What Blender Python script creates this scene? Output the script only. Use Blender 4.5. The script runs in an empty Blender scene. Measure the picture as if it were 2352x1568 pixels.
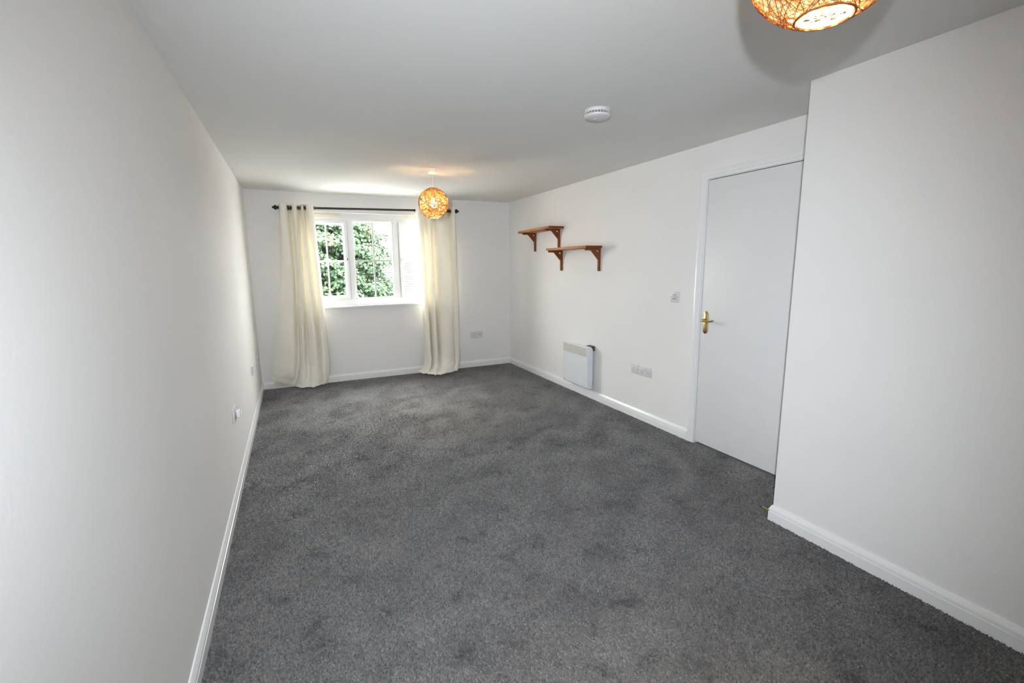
import bpy, bmesh, math, random
import numpy as np
from mathutils import Vector, Matrix

random.seed(7)
rng = np.random.default_rng(7)
sc = bpy.context.scene
COL = sc.collection

# ------------------------------------------------------------------ camera
C = Vector((0.410, -6.002, 1.415))
YAW, PITCH, ROLL = 0.4420, -0.1651, -0.0103
cy, sy = math.cos(YAW), math.sin(YAW)
cp, sp = math.cos(PITCH), math.sin(PITCH)
fwd = Vector((sy * cp, cy * cp, sp))
rgt = Vector((cy, -sy, 0.0))
upv = rgt.cross(fwd)
cr, sr = math.cos(ROLL), math.sin(ROLL)
R_ = cr * rgt + sr * upv
U_ = -sr * rgt + cr * upv
cam_d = bpy.data.cameras.new('camera')
cam = bpy.data.objects.new('camera', cam_d)
COL.objects.link(cam)
cam_d.sensor_fit = 'HORIZONTAL'
cam_d.sensor_width = 36.0
cam_d.lens = 36.0 * 1055.55 / 2352.0
cam_d.clip_start = 0.02
cam_d.clip_end = 300
M = Matrix((R_, U_, -fwd)).transposed().to_4x4()
M.translation = C
cam.matrix_world = M
sc.camera = cam

# ------------------------------------------------------------------ world, lights, exposure
SKY = 18.5
world = bpy.data.worlds.new('overcast_sky')
sc.world = world
world.use_nodes = True
wn, wl = world.node_tree.nodes, world.node_tree.links
wn.clear()
wo = wn.new('ShaderNodeOutputWorld')
bg = wn.new('ShaderNodeBackground')
tc = wn.new('ShaderNodeTexCoord')
sx = wn.new('ShaderNodeSeparateXYZ')
mr = wn.new('ShaderNodeMapRange')
mr.inputs['From Min'].default_value = -0.05
mr.inputs['From Max'].default_value = 1.0
mr.inputs['To Min'].default_value = 0.62
mr.inputs['To Max'].default_value = 1.25
ml = wn.new('ShaderNodeMath')
ml.operation = 'MULTIPLY'
ml.inputs[1].default_value = SKY
wl.new(tc.outputs['Generated'], sx.inputs[0])
wl.new(sx.outputs['Z'], mr.inputs['Value'])
wl.new(mr.outputs[0], ml.inputs[0])
wl.new(ml.outputs[0], bg.inputs['Strength'])
bg.inputs['Color'].default_value = (1.0, 0.985, 0.965, 1)
wl.new(bg.outputs[0], wo.inputs['Surface'])

# the photographer's flash, just behind the camera: it throws the round lamp shadow on the ceiling
fl = bpy.data.lights.new('camera_flash', 'SPOT')
fl.energy = 168.0
fl.color = (0.86, 0.935, 1.0)
fl.shadow_soft_size = 0.018
fl.spot_size = math.radians(110)
fl.spot_blend = 1.0
flo = bpy.data.objects.new('camera_flash', fl)
flo.matrix_world = Matrix.Translation((0.22, -6.18, 1.49)) @ (fwd + Vector((0, 0, -0.03))).to_track_quat('-Z', 'Y').to_matrix().to_4x4()
COL.objects.link(flo)

# portal: only guides the sampling of daylight through the window
pl_ = bpy.data.lights.new('window_portal', 'AREA')
pl_.shape = 'RECTANGLE'
pl_.size, pl_.size_y = 1.72, 1.12
pl_.cycles.is_portal = True
plo = bpy.data.objects.new('window_portal', pl_)
plo.location = (1.376, 0.20, 1.495)
plo.rotation_euler = (-math.pi / 2, 0, 0)
COL.objects.link(plo)

sc.view_settings.view_transform = 'Standard'
sc.view_settings.look = 'None'
sc.view_settings.gamma = 1.0
sc.view_settings.use_curve_mapping = False
sc.view_settings.exposure = 1.13
cyc = sc.cycles
cyc.max_bounces = 14
cyc.diffuse_bounces = 8
cyc.glossy_bounces = 4
cyc.transmission_bounces = 8
cyc.transparent_max_bounces = 24
cyc.sample_clamp_indirect = 6.0
cyc.caustics_reflective = False
cyc.caustics_refractive = False
cyc.use_denoising = True

# ------------------------------------------------------------------ dimensions
W, W2, YE, H = 3.218, 2.728, -4.478, 2.268
YR = -8.3                     # wall behind the photographer


# ------------------------------------------------------------------ materials
def lin(c):
    return tuple(((v / 255) / 12.92 if v / 255 <= 0.04045 else ((v / 255 + 0.055) / 1.055) ** 2.4) for v in c)


def new_mat(name):
    m = bpy.data.materials.new(name)
    m.use_nodes = True
    nt = m.node_tree
    b = nt.nodes['Principled BSDF']
    return m, nt, b


def noise_node(nt, scale, detail=3.0, rough=0.5, coord='Object', stretch=None):
    tcn = nt.nodes.new('ShaderNodeTexCoord')
    n = nt.nodes.new('ShaderNodeTexNoise')
    n.inputs['Scale'].default_value = scale
    n.inputs['Detail'].default_value = detail
    n.inputs['Roughness'].default_value = rough
    if stretch:
        mp = nt.nodes.new('ShaderNodeMapping')
        mp.inputs['Scale'].default_value = stretch
        nt.links.new(tcn.outputs[coord], mp.inputs['Vector'])
        nt.links.new(mp.outputs[0], n.inputs['Vector'])
    else:
        nt.links.new(tcn.outputs[coord], n.inputs['Vector'])
    return n


def ramp(nt, src, stops):
    r = nt.nodes.new('ShaderNodeValToRGB')
    e = r.color_ramp.elements
    e[0].position, e[0].color = stops[0][0], (*stops[0][1], 1)
    e[1].position, e[1].color = stops[-1][0], (*stops[-1][1], 1)
    for p, c in stops[1:-1]:
        k = e.new(p)
        k.color = (*c, 1)
    nt.links.new(src, r.inputs['Fac'])
    return r


def plain(name, col, rough=0.5, metal=0.0, var=0.04, scale=30.0, bump=0.0, bscale=200.0, spec=0.5, sheen=0.0):
    """procedural paint / plastic / metal: slight tonal noise plus optional fine relief"""
    m, nt, b = new_mat(name)
    n = noise_node(nt, scale)
    a = tuple(max(0, c * (1 - var)) for c in col)
    z = tuple(min(1, c * (1 + var)) for c in col)
    r = ramp(nt, n.outputs['Fac'], [(0.3, a), (0.7, z)])
    nt.links.new(r.outputs[0], b.inputs['Base Color'])
    b.inputs['Roughness'].default_value = rough
    b.inputs['Metallic'].default_value = metal
    b.inputs['Specular IOR Level'].default_value = spec
    if sheen:
        b.inputs['Sheen Weight'].default_value = sheen
    if bump:
        n2 = noise_node(nt, bscale, 2.0)
        bp = nt.nodes.new('ShaderNodeBump')
        bp.inputs['Strength'].default_value = bump
        bp.inputs['Distance'].default_value = 0.002
        nt.links.new(n2.outputs['Fac'], bp.inputs['Height'])
        nt.links.new(bp.outputs[0], b.inputs['Normal'])
    return m


WALL = plain('wall_paint', (0.80, 0.79, 0.785), 0.75, var=0.012, scale=2.5, bump=0.12, bscale=90, spec=0.25)
CEIL = plain('ceiling_paint', (0.76, 0.755, 0.745), 0.85, var=0.012, scale=2.0, bump=0.12, bscale=70, spec=0.2)
GLOSS = plain('white_gloss_paint', (0.82, 0.82, 0.825), 0.22, var=0.01, scale=6, bump=0.03, bscale=60)
DOORM = plain('white_satin_door', (0.75, 0.75, 0.76), 0.42, var=0.01, scale=5, bump=0.02, bscale=50, spec=0.35)
UPVC = plain('white_window_plastic', (0.86, 0.87, 0.88), 0.25, var=0.01, scale=8)
PLATE = plain('white_plate_plastic', (0.67, 0.655, 0.66), 0.42, var=0.01, scale=20)
ENAMEL = plain('heater_enamel', (0.72, 0.75, 0.79), 0.35, var=0.015, scale=12)
GRILLEM = plain('heater_grille_plastic', (0.80, 0.79, 0.74), 0.4, var=0.02, scale=12)
DARK = plain('dark_recess', (0.015, 0.014, 0.014), 0.7, var=0.2, scale=40)  # near-black, also paints in the shade of pin holes and heater grille
BLACKM = plain('black_plastic', (0.02, 0.02, 0.022), 0.45, var=0.15, scale=40)
BROWNPL = plain('brown_bracket_metal', lin((88, 66, 48)), 0.5, var=0.15, scale=60)
BRASS = plain('brass', lin((198, 172, 112)), 0.34, metal=1.0, var=0.06, scale=60)
CHROME = plain('chrome', (0.72, 0.72, 0.73), 0.15, metal=1.0, var=0.04, scale=50)
ROD = plain('dark_bronze_rod', lin((40, 25, 20)), 0.38, var=0.2, scale=25)
GREYP = plain('grey_plastic', lin((150, 148, 146)), 0.4, var=0.03, scale=40)
VENTM = plain('cream_vent_plastic', lin((226, 220, 196)), 0.45, var=0.03, scale=30)
ROSEM = plain('ceiling_rose_plastic', lin((232, 226, 220)), 0.35, var=0.01, scale=30)
GREYROOF = plain('grey_roof_tile', (0.034, 0.035, 0.037), 0.8, var=0.15, scale=8, spec=0.1)
RENDER = plain('pale_house_wall', lin((205, 200, 192)), 0.85, var=0.06, scale=6, bump=0.2, bscale=40)
GROUND = plain('pale_bounce_ground', (0.48, 0.47, 0.45), 0.95, var=0.15, scale=3)  # unseen ground, paleness added to bounce daylight up onto the ceiling
BARK = plain('tree_bark', lin((84, 70, 56)), 0.9, var=0.3, scale=18, bump=0.6, bscale=40)


def carpet_material():
    """flecked grey yarn: tone by tuft, slow drift of tone, darker worn blots"""
    m, nt, b = new_mat('grey_twist_carpet')
    L = nt.links
    g = nt.nodes.new('ShaderNodeNewGeometry')
    patch = noise_node(nt, 3.4, 5.0, 0.62)
    blot = noise_node(nt, 6.0, 4.0, 0.62)
    fleck = ramp(nt, g.outputs['Random Per Island'],
                 [(0.0, (0.062, 0.065, 0.073)), (0.22, (0.098, 0.098, 0.105)), (0.5, (0.130, 0.126, 0.125)), (0.72, (0.158, 0.144, 0.133)), (0.9, (0.182, 0.176, 0.174)), (1.0, (0.225, 0.213, 0.199))])
    r2 = ramp(nt, patch.outputs['Fac'], [(0.34, (0.82, 0.82, 0.83)), (0.5, (1.0, 1.0, 1.0)), (0.66, (1.12, 1.12, 1.12))])
    r3 = ramp(nt, blot.outputs['Fac'], [(0.32, (0.55, 0.55, 0.57)), (0.43, (0.96, 0.96, 0.96)), (0.7, (1.08, 1.08, 1.08))])

    def mul(a, c):
        mx = nt.nodes.new('ShaderNodeMix')
        mx.data_type = 'RGBA'
        mx.blend_type = 'MULTIPLY'
        mx.inputs['Factor'].default_value = 1.0
        L.new(a, mx.inputs[6])
        L.new(c, mx.inputs[7])
        return mx.outputs[2]
    L.new(mul(mul(fleck.outputs[0], r2.outputs[0]), r3.outputs[0]), b.inputs['Base Color'])
    b.inputs['Roughness'].default_value = 0.6
    b.inputs['Specular IOR Level'].default_value = 0.3
    b.inputs['Sheen Weight'].default_value = 0.4
    b.inputs['Sheen Roughness'].default_value = 0.4
    return m


CARPET = carpet_material()


def wood_material(name, dark, light, axis, end):
    """stained pine with grain along one axis and darker end grain"""
    m, nt, b = new_mat(name)
    st = [14, 14, 14]
    st[axis] = 1.2
    n = noise_node(nt, 4.0, 5.0, 0.6, stretch=st)
    r = ramp(nt, n.outputs['Fac'], [(0.30, dark), (0.55, tuple((a + c) / 2 for a, c in zip(dark, light))), (0.72, light)])
    tcn = nt.nodes.new('ShaderNodeTexCoord')
    sx_ = nt.nodes.new('ShaderNodeSeparateXYZ')
    nt.links.new(tcn.outputs['Normal'], sx_.inputs[0])
    ab = nt.nodes.new('ShaderNodeMath')
    ab.operation = 'ABSOLUTE'
    nt.links.new(sx_.outputs[axis], ab.inputs[0])
    pw = nt.nodes.new('ShaderNodeMath')
    pw.operation = 'POWER'
    pw.inputs[1].default_value = 4.0
    nt.links.new(ab.outputs[0], pw.inputs[0])
    mx = nt.nodes.new('ShaderNodeMix')
    mx.data_type = 'RGBA'
    nt.links.new(pw.outputs[0], mx.inputs['Factor'])
    nt.links.new(r.outputs[0], mx.inputs[6])
    mx.inputs[7].default_value = (*end, 1)
    nt.links.new(mx.outputs[2], b.inputs['Base Color'])
    b.inputs['Roughness'].default_value = 0.5
    b.inputs['Specular IOR Level'].default_value = 0.3
    return m


WOOD = wood_material('stained_pine', lin((150, 92, 42)), lin((196, 134, 70)), 1, lin((112, 56, 20)))
WOODV = wood_material('stained_pine_upright', lin((112, 58, 20)), lin((146, 84, 34)), 2, lin((92, 42, 14)))
WOODX = wood_material('stained_pine_arm', lin((108, 54, 18)), lin((140, 78, 30)), 0, lin((92, 42, 14)))


def cloth_material():
    m, nt, b = new_mat('cream_cotton')
    out = nt.nodes['Material Output']
    tcn = nt.nodes.new('ShaderNodeTexCoord')
    w1 = nt.nodes.new('ShaderNodeTexNoise')
    w1.inputs['Scale'].default_value = 14
    w1.inputs['Detail'].default_value = 4
    nt.links.new(tcn.outputs['Object'], w1.inputs['Vector'])
    r = ramp(nt, w1.outputs['Fac'], [(0.3, lin((233, 229, 218))), (0.7, lin((237, 233, 223)))])
    nt.links.new(r.outputs[0], b.inputs['Base Color'])
    b.inputs['Roughness'].default_value = 0.9
    b.inputs['Specular IOR Level'].default_value = 0.1
    n2 = noise_node(nt, 500, 1.0)
    bp = nt.nodes.new('ShaderNodeBump')
    bp.inputs['Strength'].default_value = 0.15
    bp.inputs['Distance'].default_value = 0.001
    nt.links.new(n2.outputs['Fac'], bp.inputs['Height'])
    nt.links.new(bp.outputs[0], b.inputs['Normal'])
    tr = nt.nodes.new('ShaderNodeBsdfTranslucent')
    tr.inputs['Color'].default_value = (*lin((250, 240, 212)), 1)
    mx = nt.nodes.new('ShaderNodeMixShader')
    mx.inputs[0].default_value = 0.06
    nt.links.new(b.outputs[0], mx.inputs[1])
    nt.links.new(tr.outputs[0], mx.inputs[2])
    nt.links.new(mx.outputs[0], out.inputs['Surface'])
    return m


CLOTH = cloth_material()


def glass_material():
    m, nt, b = new_mat('window_glass')
    out = nt.nodes['Material Output']
    nt.nodes.remove(b)
    t = nt.nodes.new('ShaderNodeBsdfTransparent')
    t.inputs['Color'].default_value = (0.985, 0.995, 0.99, 1)
    g = nt.nodes.new('ShaderNodeBsdfGlossy')
    g.inputs['Roughness'].default_value = 0.0
    lw = nt.nodes.new('ShaderNodeLayerWeight')      # Schlick reflectance, the same on both faces of the pane
    lw.inputs['Blend'].default_value = 0.5
    pw = nt.nodes.new('ShaderNodeMath')
    pw.operation = 'POWER'
    pw.inputs[1].default_value = 5.0
    f = nt.nodes.new('ShaderNodeMath')
    f.operation = 'MULTIPLY_ADD'
    f.inputs[1].default_value = 0.9
    f.inputs[2].default_value = 0.022
    nt.links.new(lw.outputs['Facing'], pw.inputs[0])
    nt.links.new(pw.outputs[0], f.inputs[0])
    mx = nt.nodes.new('ShaderNodeMixShader')
    nt.links.new(f.outputs[0], mx.inputs[0])
    nt.links.new(t.outputs[0], mx.inputs[1])
    nt.links.new(g.outputs[0], mx.inputs[2])
    nt.links.new(mx.outputs[0], out.inputs['Surface'])
    return m


GLASS = glass_material()


def yarn_material(name, c0, c1, ct, mix):
    m, nt, b = new_mat(name)
    out = nt.nodes['Material Output']
    n = noise_node(nt, 60, 2.0)
    r = ramp(nt, n.outputs['Fac'], [(0.35, c0), (0.65, c1)])
    nt.links.new(r.outputs[0], b.inputs['Base Color'])
    b.inputs['Roughness'].default_value = 0.8
    tr = nt.nodes.new('ShaderNodeBsdfTranslucent')
    tr.inputs['Color'].default_value = (*ct, 1)
    mx = nt.nodes.new('ShaderNodeMixShader')
    mx.inputs[0].default_value = mix
    nt.links.new(b.outputs[0], mx.inputs[1])
    nt.links.new(tr.outputs[0], mx.inputs[2])
    nt.links.new(mx.outputs[0], out.inputs['Surface'])
    return m


YARN = yarn_material('woven_shade_fibre', lin((240, 212, 146)), lin((255, 240, 194)), lin((255, 230, 156)), 0.5)
THREAD = yarn_material('brown_binding_thread', lin((136, 78, 26)), lin((172, 108, 42)), lin((214, 124, 34)), 0.35)


def bulb_material():
    m, nt, b = new_mat('lit_bulb')
    b.inputs['Base Color'].default_value = (1, 0.9, 0.75, 1)
    b.inputs['Emission Color'].default_value = (1.0, 0.73, 0.37, 1)
    b.inputs['Emission Strength'].default_value = 430.0
    return m


BULB = bulb_material()


def leaf_material():
    m, nt, b = new_mat('tree_leaf')
    out = nt.nodes['Material Output']
    g = nt.nodes.new('ShaderNodeNewGeometry')
    r = ramp(nt, g.outputs['Random Per Island'],
             [(0.0, (0.032, 0.058, 0.037)), (0.45, (0.044, 0.076, 0.045)), (0.8, (0.056, 0.090, 0.048)), (1.0, (0.074, 0.104, 0.046))])
    nt.links.new(r.outputs[0], b.inputs['Base Color'])
    b.inputs['Roughness'].default_value = 0.6
    b.inputs['Specular IOR Level'].default_value = 0.2
    tr = nt.nodes.new('ShaderNodeBsdfTranslucent')
    nt.links.new(r.outputs[0], tr.inputs['Color'])
    mx = nt.nodes.new('ShaderNodeMixShader')
    mx.inputs[0].default_value = 0.35
    nt.links.new(b.outputs[0], mx.inputs[1])
    nt.links.new(tr.outputs[0], mx.inputs[2])
    nt.links.new(mx.outputs[0], out.inputs['Surface'])
    return m


LEAF = leaf_material()


# ------------------------------------------------------------------ mesh helpers
class MB:
    """collects shapes (in world coordinates, through an optional matrix) and links them as ONE mesh object"""

    def __init__(self, mat4=None):
        self.v, self.f, self.M = [], [], mat4

    def raw(self, vs, fs):
        o = len(self.v)
        for p in vs:
            p = Vector(p)
            self.v.append(tuple(self.M @ p) if self.M else tuple(p))
        self.f += [tuple(i + o for i in f) for f in fs]
        return self

    def box(self, x0, x1, y0, y1, z0, z1, bevel=0.0):
        if not bevel:
            return self.raw([(x0, y0, z0), (x1, y0, z0), (x1, y1, z0), (x0, y1, z0), (x0, y0, z1), (x1, y0, z1), (x1, y1, z1), (x0, y1, z1)],
                            [(0, 3, 2, 1), (4, 5, 6, 7), (0, 1, 5, 4), (1, 2, 6, 5), (2, 3, 7, 6), (3, 0, 4, 7)])
        bm = bmesh.new()
        bmesh.ops.create_cube(bm, size=1.0)
        for v in bm.verts:
            v.co = Vector(((x0 + x1) / 2 + v.co.x * (x1 - x0), (y0 + y1) / 2 + v.co.y * (y1 - y0), (z0 + z1) / 2 + v.co.z * (z1 - z0)))
        bmesh.ops.bevel(bm, geom=list(bm.edges), offset=bevel, segments=2, profile=0.5, affect='EDGES')
        return self.bm(bm)

    def bm(self, bm):
        bm.verts.ensure_lookup_table()
        bm.verts.index_update()
        self.raw([v.co.copy() for v in bm.verts], [[v.index for v in f.verts] for f in bm.faces])
        bm.free()
        return self

    def lathe(self, prof, o=(0, 0, 0), axis='z', n=32, cap=True):
        """prof: list of (radius, height)"""
        vs, fs = [], []
        for r, h in prof:
            for k in range(n):
                a = 2 * math.pi * k / n
                p = (r * math.cos(a), r * math.sin(a), h)
                if axis == 'x':
                    p = (p[2], p[0], p[1])
                elif axis == 'y':
                    p = (p[1], p[2], p[0])
                vs.append((p[0] + o[0], p[1] + o[1], p[2] + o[2]))
        for i in range(len(prof) - 1):
            for k in range(n):
                k2 = (k + 1) % n
                fs.append((i * n + k, i * n + k2, (i + 1) * n + k2, (i + 1) * n + k))
        if cap:
            fs.append(tuple(range(n))[::-1])
            fs.append(tuple((len(prof) - 1) * n + k for k in range(n)))
        return self.raw(vs, fs)

    def tube(self, pts, rad, n=10, cap=True):
        pts = [Vector(p) for p in pts]
        rads = rad if isinstance(rad, (list, tuple)) else [rad] * len(pts)
        vs, fs = [], []
        ref = None
        for i, p in enumerate(pts):
            t = (pts[min(i + 1, len(pts) - 1)] - pts[max(i - 1, 0)]).normalized()
            if ref is None:
                ref = t.orthogonal().normalized()
            ref = (ref - t * ref.dot(t)).normalized()
            b = t.cross(ref)
            for k in range(n):
                a = 2 * math.pi * k / n
                vs.append(p + (ref * math.cos(a) + b * math.sin(a)) * rads[i])
        for i in range(len(pts) - 1):
            for k in range(n):
                k2 = (k + 1) % n
                fs.append((i * n + k, i * n + k2, (i + 1) * n + k2, (i + 1) * n + k))
        if cap:
            fs.append(tuple(range(n))[::-1])
            fs.append(tuple((len(pts) - 1) * n + k for k in range(n)))
        return self.raw(vs, fs)

    def prism(self, poly, a0, a1, axis):
        """poly: 2-D outline in the two other axes (in x,y,z order), extruded along axis from a0 to a1"""
        n = len(poly)
        vs = []
        for a in (a0, a1):
            for p, q in poly:
                vs.append({'x': (a, p, q), 'y': (p, a, q), 'z': (p, q, a)}[axis])
        fs = [tuple(range(n)), tuple(range(2 * n - 1, n - 1, -1))]
        fs += [(k, k + n, (k + 1) % n + n, (k + 1) % n) for k in range(n)]
        return self.raw(vs, fs)

    def ring(self, x0, x1, z0, z1, secs):
        """mitred rectangular frame in the xz plane: secs = closed list of (inset, y)"""
        vs, fs = [], []
        for i, y in secs:
            vs += [(x0 + i, y, z0 + i), (x1 - i, y, z0 + i), (x1 - i, y, z1 - i), (x0 + i, y, z1 - i)]
        m = len(secs)
        for s in range(m):
            t = (s + 1) % m
            for k in range(4):
                k2 = (k + 1) % 4
                fs.append((s * 4 + k, s * 4 + k2, t * 4 + k2, t * 4 + k))
        return self.raw(vs, fs)

    def build(self, name, mat, parent=None, smooth=False, bevel=None):
        off = Vector(ROOT.get(parent.name, (0, 0, 0))) if parent else Vector((0, 0, 0))
        me = bpy.data.meshes.new(name)
        me.from_pydata([tuple(Vector(p) - off) for p in self.v], [], self.f)
        bm = bmesh.new()
        bm.from_mesh(me)
        bmesh.ops.recalc_face_normals(bm, faces=bm.faces)
        bm.to_mesh(me)
        bm.free()
        me.materials.append(mat)
        if smooth:
            me.polygons.foreach_set('use_smooth', [True] * len(me.polygons))
            if smooth != 'all':
                me.set_sharp_from_angle(angle=math.radians(38))
        o = bpy.data.objects.new(name, me)
        COL.objects.link(o)
        if parent:
            o.parent = parent
            ROOT[o.name] = tuple(off)
        return o


ROOT = {}


def tag(o, label=None, cat=None, group=None, kind=None):
    if label:
        o['label'] = label
    if cat:
        o['category'] = cat
    if group:
        o['group'] = group
    if kind:
        o['kind'] = kind
    return o


def thing(name, label, cat, loc, group=None, kind=None):
    o = bpy.data.objects.new(name, None)
    o.empty_display_size = 0.1
    COL.objects.link(o)
    o.location = loc
    ROOT[o.name] = tuple(loc)
    return tag(o, label, cat, group, kind)


def struct(o, label=None, cat=None):
    return tag(o, label, cat, kind='structure')


def wall_with_hole(axis, a0, a1, u0, u1, z0, z1, hu0, hu1, hz0, hz1):
    """slab normal to axis ('y' or 'x') with one rectangular opening"""
    m = MB()

    def bx(p0, p1, q0, q1):
        if p1 - p0 < 1e-6 or q1 - q0 < 1e-6:
            return
        if axis == 'y':
            m.box(p0, p1, a0, a1, q0, q1)
        else:
            m.box(a0, a1, p0, p1, q0, q1)
    bx(u0, hu0, z0, z1)
    bx(hu1, u1, z0, z1)
    bx(hu0, hu1, z0, hz0)
    bx(hu0, hu1, hz1, z1)
    return m


# ------------------------------------------------------------------ room shell
floor = struct(MB().box(-0.2, W + 0.3, YR - 0.3, 0.30, -0.2, -0.007).build('floor', CARPET), 'dark grey twist pile carpet with darker trodden patches', 'floor')
struct(MB().box(-0.2, W + 0.3, YR - 0.3, 0.30, H, H + 0.2).build('ceiling', CEIL), 'flat white painted ceiling', 'ceiling')
struct(MB().box(-0.15, 0.0, YR, 0.0, -0.01, H).build('wall_left', WALL), 'long plain white wall on the left', 'wall')
OX0, OX1, OZ0, OZ1 = 0.52, 2.233, 0.938, 2.052
struct(wall_with_hole('y', 0.0, 0.28, -0.15, W + 0.3, -0.01, H, OX0, OX1, OZ0, OZ1).build('wall_back', WALL), 'white far wall holding the window', 'wall')
DY1, DY0, DZ = -3.455, -4.227, 2.014          # door leaf opening
wr = wall_with_hole('x', W, W + 0.10, YE, 0.0, -0.01, H, DY0 - 0.03, DY1 + 0.03, -0.01, DZ + 0.03)
wr.box(W + 0.10, W + 0.25, YE, 0.0, -0.01, H)  # unseen backing slab, added to block daylight at the door gaps
struct(wr.build('wall_right', WALL), 'white wall on the right holding shelves, heater and door', 'wall')
struct(MB().box(W2, W + 0.25, YR, YE, -0.01, H).build('wall_near_right', WALL), 'white projecting wall nearest the camera on the right', 'wall')
struct(MB().box(-0.15, W + 0.3, YR - 0.15, YR, -0.01, H).build('wall_rear', WALL), 'white wall behind the camera', 'wall')

# carpet pile: every visible tuft a small leaning pyramid, the lean drifting in patches as a trodden pile does
def carpet_pile():
    st = 0.0076
    parts = []
    for x0, x1, y0, y1 in ((0.004, W - 0.004, YE + 0.004, -0.004), (0.004, W2 - 0.004, -6.35, YE + 0.004)):
        gx, gy = np.meshgrid(np.arange(x0, x1, st), np.arange(y0, y1, st))
        parts.append(np.stack([gx.ravel(), gy.ravel()], 1))
    p = np.concatenate(parts)
    n = len(p)
    p = p + rng.uniform(-0.42, 0.42, (n, 2)) * st
    ang = np.zeros(n)
    amp = np.zeros(n)
    for k in range(9):                       # slow wandering of the pile direction
        w = rng.normal(size=2) * (1.2 + 1.1 * k)
        ph = rng.uniform(0, 6.28)
        ang += np.sin(p @ w + ph) * 2.2 / (1 + 0.35 * k)
        w2 = rng.normal(size=2) * (2.0 + 1.6 * k)
        amp += np.sin(p @ w2 + rng.uniform(0, 6.28)) / (1 + 0.25 * k)
    ang += rng.normal(size=n) * 1.15
    lean = 0.0030 + 0.0008 * np.clip(amp, -2, 2) + rng.uniform(-0.0012, 0.0012, n)
    rad = rng.uniform(0.0042, 0.0060, n)
    top = rng.uniform(-0.0012, 0.0018, n)
    rot = rng.uniform(0, 6.28, n)
    V = np.empty((n, 4, 3))
    for k in range(3):
        a = rot + k * 2.0944
        V[:, k, 0] = p[:, 0] + rad * np.cos(a)
        V[:, k, 1] = p[:, 1] + rad * np.sin(a)
        V[:, k, 2] = -0.0074
    V[:, 3, 0] = p[:, 0] + lean * np.cos(ang)
    V[:, 3, 1] = p[:, 1] + lean * np.sin(ang)
    V[:, 3, 2] = top
    tri = np.array([(0, 1, 3), (1, 2, 3), (2, 0, 3)])
    F = (tri[None] + (np.arange(n) * 4)[:, None, None]).reshape(-1, 3)
    me = bpy.data.meshes.new('carpet_pile')
    me.vertices.add(n * 4)
    me.vertices.foreach_set('co', V.ravel())
    me.loops.add(F.size)
    me.loops.foreach_set('vertex_index', F.ravel().astype(np.int32))
    me.polygons.add(len(F))
    me.polygons.foreach_set('loop_start', np.arange(0, F.size, 3, dtype=np.int32))
    me.update(calc_edges=True)
    me.materials.append(CARPET)
    o = bpy.data.objects.new('carpet_pile', me)
    COL.objects.link(o)
    o.parent = floor
    o['kind'] = 'stuff'


carpet_pile()

# skirting boards
SKIRT = [(0.0, -0.007), (0.0155, -0.007), (0.0155, 0.0445), (0.0105, 0.0475), (0.0105, 0.0510), (0.0150, 0.0535), (0.0148, 0.064), (0.0105, 0.070),
         (0.0085, 0.077), (0.0050, 0.083), (0.0, 0.084)]


def skirting(name, path, label):
    """path: floor polyline with the room on its left"""
    P = [Vector((x, y)) for x, y in path]
    vs, fs = [], []
    n = len(SKIRT)
    for i, p in enumerate(P):
        ns = []
        for a, b in ((i - 1, i), (i, i + 1)):
            if a >= 0 and b < len(P):
                t = (P[b] - P[a]).normalized()
                ns.append(Vector((-t.y, t.x)))
        nn = ns[0] if len(ns) == 1 else (ns[0] + ns[1]) / (1 + ns[0].dot(ns[1]))
        for d, z in SKIRT:
            q = p + nn * d
            vs.append((q.x, q.y, z))
    for i in range(len(P) - 1):
        for k in range(n - 1):
            fs.append((i * n + k, i * n + k + 1, (i + 1) * n + k + 1, (i + 1) * n + k))
    fs.append(tuple(range(n)))
    fs.append(tuple((len(P) - 1) * n + k for k in range(n))[::-1])
    return struct(MB().raw(vs, fs).build(name, GLOSS, smooth=True), label, 'skirting')


skirting('baseboard_left', [(0, 0), (0, YR)], 'white moulded skirting board along the left wall')
skirting('baseboard_back', [(W, 0), (0, 0)], 'white moulded skirting board under the window')
skirting('baseboard_right', [(W, DY1 + 0.067), (W, 0)], 'white moulded skirting board between far corner and door')
skirting('baseboard_near_right', [(W2, YR), (W2, YE), (W, YE)], 'white moulded skirting board of the projecting wall at right')
skirting('baseboard_rear', [(0, YR), (W2, YR)], 'white moulded skirting board behind the camera')

# ------------------------------------------------------------------ window
FY = 0.075                                     # inner face of the plastic frame
win = thing('window_1', 'white plastic casement window of three lights with glazing bars', 'window', ((OX0 + OX1) / 2, FY, OZ0), kind='structure')
X = [OX0, 0.587, 1.063, 1.132, 1.614, 1.690, 2.166, OX1]
ZB, ZT = 1.013, 1.966
fr = MB()
fr.ring(OX0, OX1, OZ0, OZ1, [(0.0, FY + 0.07), (0.0, FY), (0.048, FY), (0.060, FY + 0.012), (0.0675, FY + 0.014), (0.0675, FY + 0.07)])
fr.box(OX0 + 0.03, OX1 - 0.03, FY - 0.001, FY + 0.07, ZT + 0.004, OZ1 - 0.03)
fr.box(OX0 + 0.03, OX1 - 0.03, FY - 0.001, FY + 0.07, OZ0 + 0.005, ZB - 0.002)
fr.box(OX0 + 0.06, OX1 - 0.06, FY - 0.006, FY, ZT + 0.022, ZT + 0.036, 0.002)
fr.build('window_frame', UPVC, win, smooth=True)
for a, b in ((X[2], X[3]), (X[4], X[5])):
    MB().prism([(a, FY + 0.07), (a, FY + 0.014), (a + 0.012, FY), (b - 0.012, FY), (b, FY + 0.014), (b, FY + 0.07)], ZB - 0.01, ZT + 0.01, 'z').build('mullion', UPVC, win)


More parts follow.
